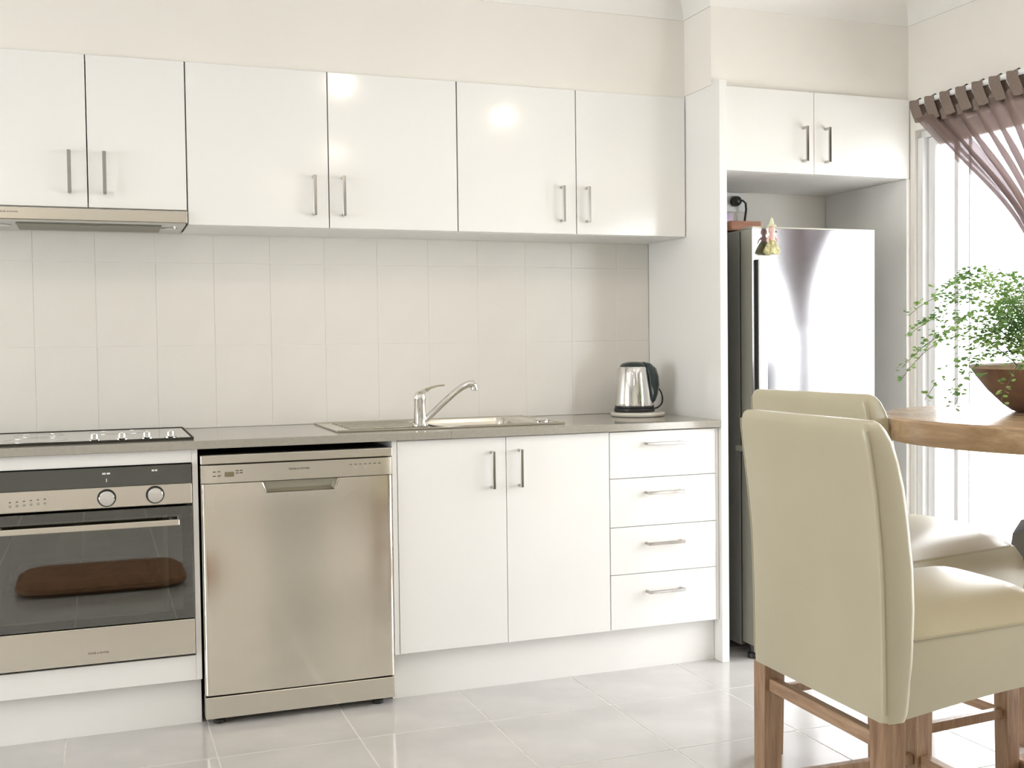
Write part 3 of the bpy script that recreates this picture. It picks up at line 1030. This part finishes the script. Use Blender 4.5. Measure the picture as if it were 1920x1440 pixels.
# ------------------------------------------------------------------ kettle on its stand
tv = B()
tv.lathe(1.655, .335, [(.085, CT + .0004), (.100, CT + .002), (.104, CT + .009), (.103, CT + .015), (.098, CT + .0165), (.02, CT + .0165)], 40)
tag(tv.build('round_trivet', 'ceramic', None, True, (1.655, .335, CT)), 'round cream ceramic trivet under the kettle', 'trivet')
kx, ky, kz = 1.646, .345, CT + .017
kt = thing('electric_kettle', 'stainless electric kettle with black handle and lid in the corner', 'kettle', (kx, ky, kz))
B().lathe(kx, ky, [(.076, kz), (.078, kz + .004), (.077, kz + .013), (.072, kz + .016)], 36).build('power_base', 'black', kt, True)
bd = B().lathe(kx, ky, [(.073, kz + .0165), (.0745, kz + .02), (.0735, kz + .035), (.068, kz + .09), (.060, kz + .145), (.0565, kz + .168), (.053, kz + .172)], 40).build(
    'kettle_body', 'chrome', kt, True)
B().lathe(kx, ky, [(.0752, kz + .0165), (.0752, kz + .023), (.074, kz + .024)], 36).build('base_band', 'black', kt)
B().lathe(kx, ky, [(.0535, kz + .171), (.054, kz + .176), (.046, kz + .184), (.028, kz + .189), (.012, kz + .190)], 32).build('lid', 'greenblack', kt, True)
ang = math.radians(-38)
ca_, sa_ = math.cos(ang), math.sin(ang)


def kp(r, t, z):
    return (kx + r * ca_ - t * sa_, ky + r * sa_ + t * ca_, kz + z)


hb = B()
prof_o = [(.035, .190), (.062, .184), (.083, .165), (.093, .135), (.095, .10), (.090, .068), (.080, .042), (.069, .030)]
prof_i = [(.046, .176), (.052, .166), (.0575, .150), (.0615, .130), (.065, .10), (.068, .07), (.069, .05), (.066, .036)]
rings = []
for (ro, zo), (ri, zi) in zip(prof_o, prof_i):
    w = .017
    rings.append([kp(ri, -w, zi), kp((ri + ro) / 2, -w * 1.15, (zi + zo) / 2), kp(ro, -w * .7, zo), kp(ro, w * .7, zo), kp((ri + ro) / 2, w * 1.15, (zi + zo) / 2), kp(ri, w, zi)])
hb.loft(rings)
hb.build('handle', 'greenblack', kt, True)
gw = B()
gw.loft([[kp(.0575, -.014, .162), kp(.061, -.012, .162), kp(.061, .012, .162), kp(.0575, .014, .162)],
         [kp(.0705, -.014, .045), kp(.074, -.012, .045), kp(.074, .012, .045), kp(.0705, .014, .045)]])
gw.build('water_gauge', 'greenblack', kt)
spt = B()
a2 = ang + math.pi
spt.loft([[(kx + r * math.cos(a2 + d), ky + r * math.sin(a2 + d), kz + z) for r, d, z in
           ((.052, -.35, zz[0]), (rr, 0, zz[1]), (.052, .35, zz[0]), (.045, 0, zz[0]))] for rr, zz in
          ((.060, (.135, .135)), (.070, (.155, .158)), (.074, (.1715, .1735)))])
spt.build('spout', 'chrome', kt, True)
cord = [(kx + .066, ky + .05, kz + .104), (kx + .095, ky + .055, kz + .102), (kx + .128, ky + .05, kz + .086), (kx + .143, ky + .045, kz + .057),
        (kx + .134, ky + .03, kz + .028), (kx + .108, ky + .015, kz + .012), (kx + .077, ky + .005, kz + .008)]
pts = []
for i in range(len(cord) - 1):
    for q in range(4):
        t = q / 4
        p0, p1, p2, p3 = [Vector(cord[max(0, min(len(cord) - 1, i + d))]) for d in (-1, 0, 1, 2)]
        pts.append(.5 * ((2 * p1) + (p2 - p0) * t + (2 * p0 - 5 * p1 + 4 * p2 - p3) * t * t + (3 * p1 - p0 - 3 * p2 + p3) * t ** 3))
pts.append(Vector(cord[-1]))
B().tube(pts, .0032, 8).build('power_cord', 'black', kt, True)


# ------------------------------------------------------------------ chairs
CW = .467


def chair_parts(t):
    """local axes: x forward, y to the sitter's left, z up; origin on the floor under the rear edge"""
    t['_o'] = (0, 0, 0)
    h = CW / 2
    # backrest: sections up the height (z, rear x, thickness, half width)
    sec = [(.443, .000, .052, h), (.46, -.001, .060, h), (.55, -.002, .072, h), (.65, -.004, .078, h), (.73, -.007, .078, h), (.78, -.011, .076, h),
           (.83, -.016, .075, h), (.88, -.022, .073, h), (.93, -.029, .068, h - .001), (.965, -.034, .062, h - .003), (.987, -.037, .054, h - .007),
           (1.000, -.035, .042, h - .014), (1.006, -.030, .028, h - .024)]
    bk = B()
    bk.loft([rrect(x + w / 2, 0, w / 2, hw, min(.016, w * .3), z) for z, x, w, hw in sec])
    bk = bk.build('backrest', 'leather', t, True)
    for s in (-1, 1):
        pts = [(x + .004, s * (hw - .003), z) for z, x, w, hw in sec[1:-2]]
        B().tube(pts, .0022, 6).build('piping', 'stitch', bk, True)
    pts = [(sec[-3][1] + .001, -h + .008, sec[-3][0]), (sec[-3][1] + .001, h - .008, sec[-3][0])]
    # seat: rings along x with a domed top and a belly that rises to the front
    st = B()
    rings = []
    N = 14
    for i in range(N + 1):
        u = i / N
        x = .053 + (.478 - .053) * u
        zb = .445 + .032 * math.sin(math.pi * min(1, u * 1.1) / 2)
        hw = h - .004 - .012 * u
        zt = .594 + .010 * u
        crown = .046 * math.sin(math.pi * (0.15 + .85 * u) * .62) if u < .92 else .022
        fr_ = 0.0
        if u > .9:
            k_ = (u - .9) / .1
            fr_ = .035 * (1 - math.sqrt(max(0, 1 - k_ * k_)))
        r = []
        for q in range(13):
            v = -1 + 2 * q / 12
            r.append((x, v * (hw - .004), zt - fr_ + crown * (1 - v ** 4)))
        r.append((x, hw, zt - .02 - fr_))
        r.append((x, hw + .002, (zt + zb) / 2))
        r.append((x, hw - .004, zb))
        r.append((x, -hw + .004, zb))
        r.append((x, -hw - .002, (zt + zb) / 2))
        r.append((x, -hw, zt - .02 - fr_))
        rings.append(r)
    st.loft(rings)
    st = st.build('seat', 'leather', t, True)
    for s in (-1, 1):
        pts = [(.056 + .375 * u, s * (h - .005 - .012 * u), (.594 + .010 * u)) for u in [i / 8 for i in range(9)]]
        B().tube(pts, .003, 6).build('piping', 'stitch', st, True)
    # legs: slightly tapered square posts
    for lx, s, zt in ((.001, 1, .4445), (.001, -1, .4445), (.402, 1, .475), (.402, -1, .475)):
        yo = s * (h - .002)
        w = .046
        lg = B()
        rings = []
        for z, k_ in ((0, .86), (zt - .02, 1.0), (zt, 1.0)):
            ww = w * k_
            xa = lx if lx < .1 else lx + w - ww
            ya = yo - s * ww
            rings.append([(xa, min(yo, ya), z), (xa + ww, min(yo, ya), z), (xa + ww, max(yo, ya), z), (xa, max(yo, ya), z)])
        lg.loft(rings)
        lg.build('leg', 'legwood', t)
    B().box(.012, .034, -h + .046, h - .046, .383, .411, .002, 1).build('rear_rail', 'railwood', t)
    B().box(.414, .440, -h + .046, h - .046, .160, .186, .002, 1).build('front_rail', 'railwood', t)
    for s in (-1, 1):
        B().box(.044, .405, s * (h - .024) - .011, s * (h - .024) + .011, .163, .187, .002, 1).build('side_rail', 'legwood', t)


def copy_thing(src, label):
    r = src.copy()
    COL.objects.link(r)
    r['label'] = label
    for ch in list(src.children):
        c_ = ch.copy()
        COL.objects.link(c_)
        c_.parent = r
        for g in ch.children:
            d_ = g.copy()
            COL.objects.link(d_)
            d_.parent = c_
    return r


ch1 = thing('dining_chair', 'nearest olive-beige leather dining chair, its back turned to the kitchen', 'chair', (0, 0, 0), 'leather dining chairs')
chair_parts(ch1)
ch1.location = (1.078, -1.596, 0)
ch1.rotation_euler = (0, 0, -.03)
ch2 = copy_thing(ch1, 'leather dining chair behind the nearest one, pale in the window light')
ch2.location = (1.468, -1.06, 0)
ch2.rotation_euler = (0, 0, .08)
ch2.scale = (1.06, 1, 1.018)
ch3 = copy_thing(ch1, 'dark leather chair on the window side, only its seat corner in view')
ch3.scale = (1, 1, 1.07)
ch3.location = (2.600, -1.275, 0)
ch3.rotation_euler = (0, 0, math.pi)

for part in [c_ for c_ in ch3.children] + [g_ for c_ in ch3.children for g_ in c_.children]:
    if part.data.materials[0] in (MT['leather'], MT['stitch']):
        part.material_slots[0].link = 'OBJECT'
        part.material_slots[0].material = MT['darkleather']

# ------------------------------------------------------------------ table
TX, TY, TR, TZ = 2.005, -1.49, .525, .97
tb2 = thing('round_dining_table', 'tall round wooden dining table with thick edge by the window', 'table', (TX, TY, 0))
top = B()
top.lathe(TX, TY, [(TR - .03, TZ - .060), (TR - .004, TZ - .058), (TR, TZ - .052), (TR, TZ - .006), (TR - .005, TZ - .0005), (TR - .012, TZ), (.05, TZ)], 72)
top.build('table_top', 'tablewood', tb2, True)
ped = B()
ped.box(TX - .065, TX + .065, TY - .065, TY + .065, .05, TZ - .085, .004, 1)
ped.build('pedestal', 'legwood', tb2)
B().box(TX - .25, TX + .25, TY - .035, TY + .035, TZ - .085, TZ - .060).box(TX - .035, TX + .035, TY - .25, TY + .25, TZ - .085, TZ - .060).build(
    'cross_bearer', 'legwood', tb2)
B().box(TX - .28, TX + .28, TY - .04, TY + .04, 0, .05, .004, 1).box(TX - .04, TX + .04, TY - .28, TY + .28, 0, .05, .004, 1).build('pedestal_foot', 'legwood', tb2)

# ------------------------------------------------------------------ bowl and plant
bx, by, bz = 1.993, -1.37, TZ + .0005
pl = thing('potted_fern', 'leafy maidenhair fern planted in a dark carved wooden bowl on the table', 'plant', (bx, by, bz))
B().lathe(bx, by, [(.118, bz), (.128, bz + .004), (.150, bz + .020), (.185, bz + .055), (.212, bz + .090), (.226, bz + .112), (.224, bz + .114), (.214, bz + .113),
                   (.20, bz + .09), (.17, bz + .085)], 48).build('bowl', 'bowl', pl, True)
B().lathe(bx, by, [(.227, bz + .110), (.229, bz + .117), (.222, bz + .120), (.213, bz + .117), (.212, bz + .110)], 48, cap=False).build('bowl_rim', 'bowlrim', pl, True)
B().lathe(bx, by, [(.205, bz + .086), (.205, bz + .096), (.12, bz + .104), (.02, bz + .108)], 32).build('soil', 'soil', pl, True)


def frond(az, reach, rise, droop, nl, start=.03, sz=.010):
    """arching wiry stem with side twigs of small fan leaflets"""
    b = B()
    p = []
    n = 14
    for i in range(n + 1):
        t = i / n
        r = start + reach * (t ** 1.1)
        z = bz + .10 + rise * math.sin(math.pi * min(1, t * .62 + .02)) - droop * t ** 2.6
        wob = .012 * math.sin(5 * t + az * 3)
        p.append(Vector((bx + r * math.cos(az) - wob * math.sin(az), by + r * math.sin(az) + wob * math.cos(az), z)))
    st_ = B()
    st_.tube(p, [.0016 - .001 * i / n for i in range(n + 1)], 5)
    st_ = st_.build('stem', 'stem', pl)
    bm = b.bm
    for i in range(nl):
        t = .22 + .78 * (i + random.random() * .7) / nl
        t = min(t, .999)
        k_ = t * n
        a_ = int(k_)
        q = p[a_].lerp(p[min(a_ + 1, n)], k_ - a_)
        side = 1 if i % 2 else -1
        tw_ = az + side * random.uniform(.5, 1.7)
        tl_ = random.uniform(.008, .045) * (1.15 - .75 * t)
        for s_ in range(3):
            c = q + Vector((math.cos(tw_) * tl_ * (s_ + .6) / 2, math.sin(tw_) * tl_ * (s_ + .6) / 2, random.uniform(-.008, .010)))
            L = sz * random.uniform(.75, 1.35)
            d1 = Vector((math.cos(tw_), math.sin(tw_), random.uniform(-.7, .5))).normalized()
            d2 = d1.cross(Vector((random.uniform(-.6, .6), random.uniform(-.6, .6), 1))).normalized()
            up_ = d1.cross(d2) * L * .15
            vs = [bm.verts.new(c), bm.verts.new(c + d1 * L * .55 + d2 * L * .55), bm.verts.new(c + d1 * L + d2 * L * .3 + up_),
                  bm.verts.new(c + d1 * L * .98 - d2 * L * .3 + up_), bm.verts.new(c + d1 * L * .55 - d2 * L * .55)]
            bm.faces.new(vs)
    o = b.build('frond', 'leaf', pl)
    return o


random.seed(21)
for i in range(58):
    az = 2 * math.pi * i / 58 * 1.0 + random.uniform(-.2, .2)
    frond(az, random.uniform(.10, .30), random.uniform(.12, .31), random.uniform(.02, .16), random.randint(18, 34), random.uniform(.01, .12))
# the long sprays that hang over the rim to the left
for az, reach, rise, droop in ((2.75, .36, .15, .12), (2.95, .34, .12, .17), (3.2, .34, .14, .21), (2.55, .33, .18, .07), (3.5, .31, .12, .17), (2.9, .30, .19, .10),
                               (2.3, .33, .23, .06), (3.9, .28, .15, .16), (3.05, .31, .09, .16), (2.65, .30, .22, .08), (2.4, .27, .26, .04), (3.3, .28, .20, .12),
                               (2.85, .24, .24, .05), (3.1, .22, .20, .06), (2.5, .22, .28, .03), (3.4, .24, .24, .06)):
    frond(az, reach, rise, droop, 30, .05)

# ------------------------------------------------------------------ curtain and rod
CX = 2.602
rd = thing('curtain_rod', 'slim white curtain rod above the window', 'curtain rod', (CX, -.05, 2.035))
B().tube([(CX, -.085, 2.035), (CX, -2.50, 2.035)], .010, 12).build('rod', 'upvc', rd, True)
for yy in (-.155, -1.28, -2.47):
    B().box(CX - .004, RX - .0005, yy - .004, yy + .004, 2.019, 2.026).box(RX - .005, RX - .0003, yy - .012, yy + .012, 2.0, 2.05).build('bracket', 'upvc', rd)

cu = thing('tab_top_curtain', 'sheer brown tab-top curtain swept aside to the right of the window', 'curtain', (CX, -.1, 2.035))
NF = 13
SPAN = 1.03
TIE = Vector((CX + .02, -.745, 1.22))


def bez(a, b, c, d, t):
    return (1 - t) ** 3 * a + 3 * (1 - t) ** 2 * t * b + 3 * (1 - t) * t * t * c + t ** 3 * d


LEAD = ((-.126, 1.972), (-.42, 1.68), (-.72, 1.53), (-.70, 1.22))
TRAIL = ((-1.156, 1.972), (-1.12, 1.72), (-.92, 1.50), (-.83, 1.19))


def drape(u, v):
    """centre surface of the swept cloth: u along the heading, v down to the tie"""
    p = [(a[0] + (b[0] - a[0]) * u, a[1] + (b[1] - a[1]) * u) for a, b in zip(LEAD, TRAIL)]
    return bez(p[0][0], p[1][0], p[2][0], p[3][0], v), bez(p[0][1], p[1][1], p[2][1], p[3][1], v)


cw_ = B()
bm = cw_.bm
NU, NV = NF * 14, 28
grid = []
for iv in range(NV + 1):
    v = iv / NV
    row = []
    for iu in range(NU + 1):
        u = iu / NU
        ph = 2 * math.pi * NF * u
        y, z = drape(u, v)
        spread = 1 - .85 * v
        a = (.012 + .018 * min(1, v * 4)) * spread
        if 0 < iu < NU:
            y += a * math.sin(ph) + .006 * math.sin(2.3 * ph + 1) * spread
        x = CX + .020 * math.cos(ph) * (.45 + .55 * spread) + .010 * math.sin(3 * v + 9 * u)
        row.append(bm.verts.new((x, y, z)))
    grid.append(row)
for iv in range(NV):
    for iu in range(NU):
        bm.faces.new((grid[iv][iu], grid[iv][iu + 1], grid[iv + 1][iu + 1], grid[iv + 1][iu]))
pan = cw_.build('curtain_panel', 'curtain', cu, True)
# turned-over leading hem, two layers along the swept edge
for name, dx, wid in (('leading_hem', -.030, .085), ('leading_hem', .032, .110)):
    hm = B()
    bm = hm.bm
    prev = None
    for iv in range(NV + 1):
        v = iv / NV
        e = []
        for q in range(7):
            off = wid * q / 6
            y, z = drape(off / SPAN, v)
            y -= off * .35 * v
            e.append(bm.verts.new((CX + dx + .007 * math.sin(q * 1.4 + v * 3), y, z)))
        if prev:
            for q in range(6):
                bm.faces.new((prev[q], prev[q + 1], e[q + 1], e[q]))
        prev = e
    hm.build(name, 'curtain', cu, True)
# hanging tail below the tie
tl = B()
rings = []
for k_ in range(9):
    z = TIE.z - .02 - (TIE.z - .05) * k_ / 8
    rr = .045 + .03 * k_ / 8
    rings.append([(TIE.x + (rr * .55 + .012 * math.sin(7 * a)) * math.cos(a), TIE.y - .025 + (rr + .014 * math.sin(7 * a)) * math.sin(a), z)
                  for a in [2 * math.pi * i / 42 for i in range(42)]])
tl.loft(rings, cap=False)
tl.build('curtain_tail', 'tab', cu, True)
B().tube([(TIE.x + .05 * math.cos(a), TIE.y - .025 + .07 * math.sin(a), TIE.z + .01 * math.sin(a)) for a in [2 * math.pi * i / 20 for i in range(21)]] , .01, 8).build(
    'tie_back', 'tab', cu, True)
per = SPAN / NF
for i in range(NF + 1):
    y0 = -.095 - per * i
    b = B()
    bm = b.bm
    w = .050
    sl = .042
    # loop over the rod: back strip up, over, front strip down, leaning with the pull of the cloth
    path = [(CX + .014, 1.965, sl), (CX + .013, 2.02, sl * .15), (CX + .010, 2.043, 0), (CX, 2.0485, -.003), (CX - .010, 2.043, 0), (CX - .014, 2.02, sl * .15), (CX - .020, 1.99, sl * .6),
            (CX - .022, 1.955, sl * 1.1)]
    cols = []
    for (x, z, s) in path:
        cols.append([bm.verts.new((x, y0 - s + w / 2 * e, z + .004 * abs(e) - .002)) for e in (1, 0, -1)])
    for p_, q_ in zip(cols[:-1], cols[1:]):
        for e in (0, 1):
            bm.faces.new((p_[e], p_[e + 1], q_[e + 1], q_[e]))
    b.build('tab', 'tab', cu, True)
# heading band that the tabs are sewn to
hb_ = B()
bm = hb_.bm
prev = None
for iu in range(NF * 8 + 1):
    u = iu / (NF * 8)
    ph = 2 * math.pi * NF * u
    y = -.125 - SPAN * u
    x = CX + .014 * math.cos(ph) - .004
    e = [bm.verts.new((x, y, 1.984 - .006 * math.sin(ph))), bm.verts.new((x, y - .012, 1.945))]
    if prev:
        bm.faces.new((prev[0], prev[1], e[1], e[0]))
    prev = e
hb_.build('heading_band', 'tab', cu, True)

# low brown floor cushion in front of the viewpoint, mirrored in the oven door
fcn = thing('floor_cushion', 'low brown floor cushion, seen only mirrored in the oven door', 'cushion', (-.28, -2.40, 0))
B().loft([rrect(-.28, -2.40, .36, .26, .12, .0), rrect(-.28, -2.40, .39, .29, .14, .02), rrect(-.28, -2.40, .39, .29, .14, .04), rrect(-.28, -2.40, .36, .26, .12, .06),
          rrect(-.28, -2.40, .26, .17, .10, .068)]).build('cushion', 'cushion', fcn, True)

# tidy the bookkeeping property
for o in bpy.data.objects:
    if '_o' in o:
        del o['_o']
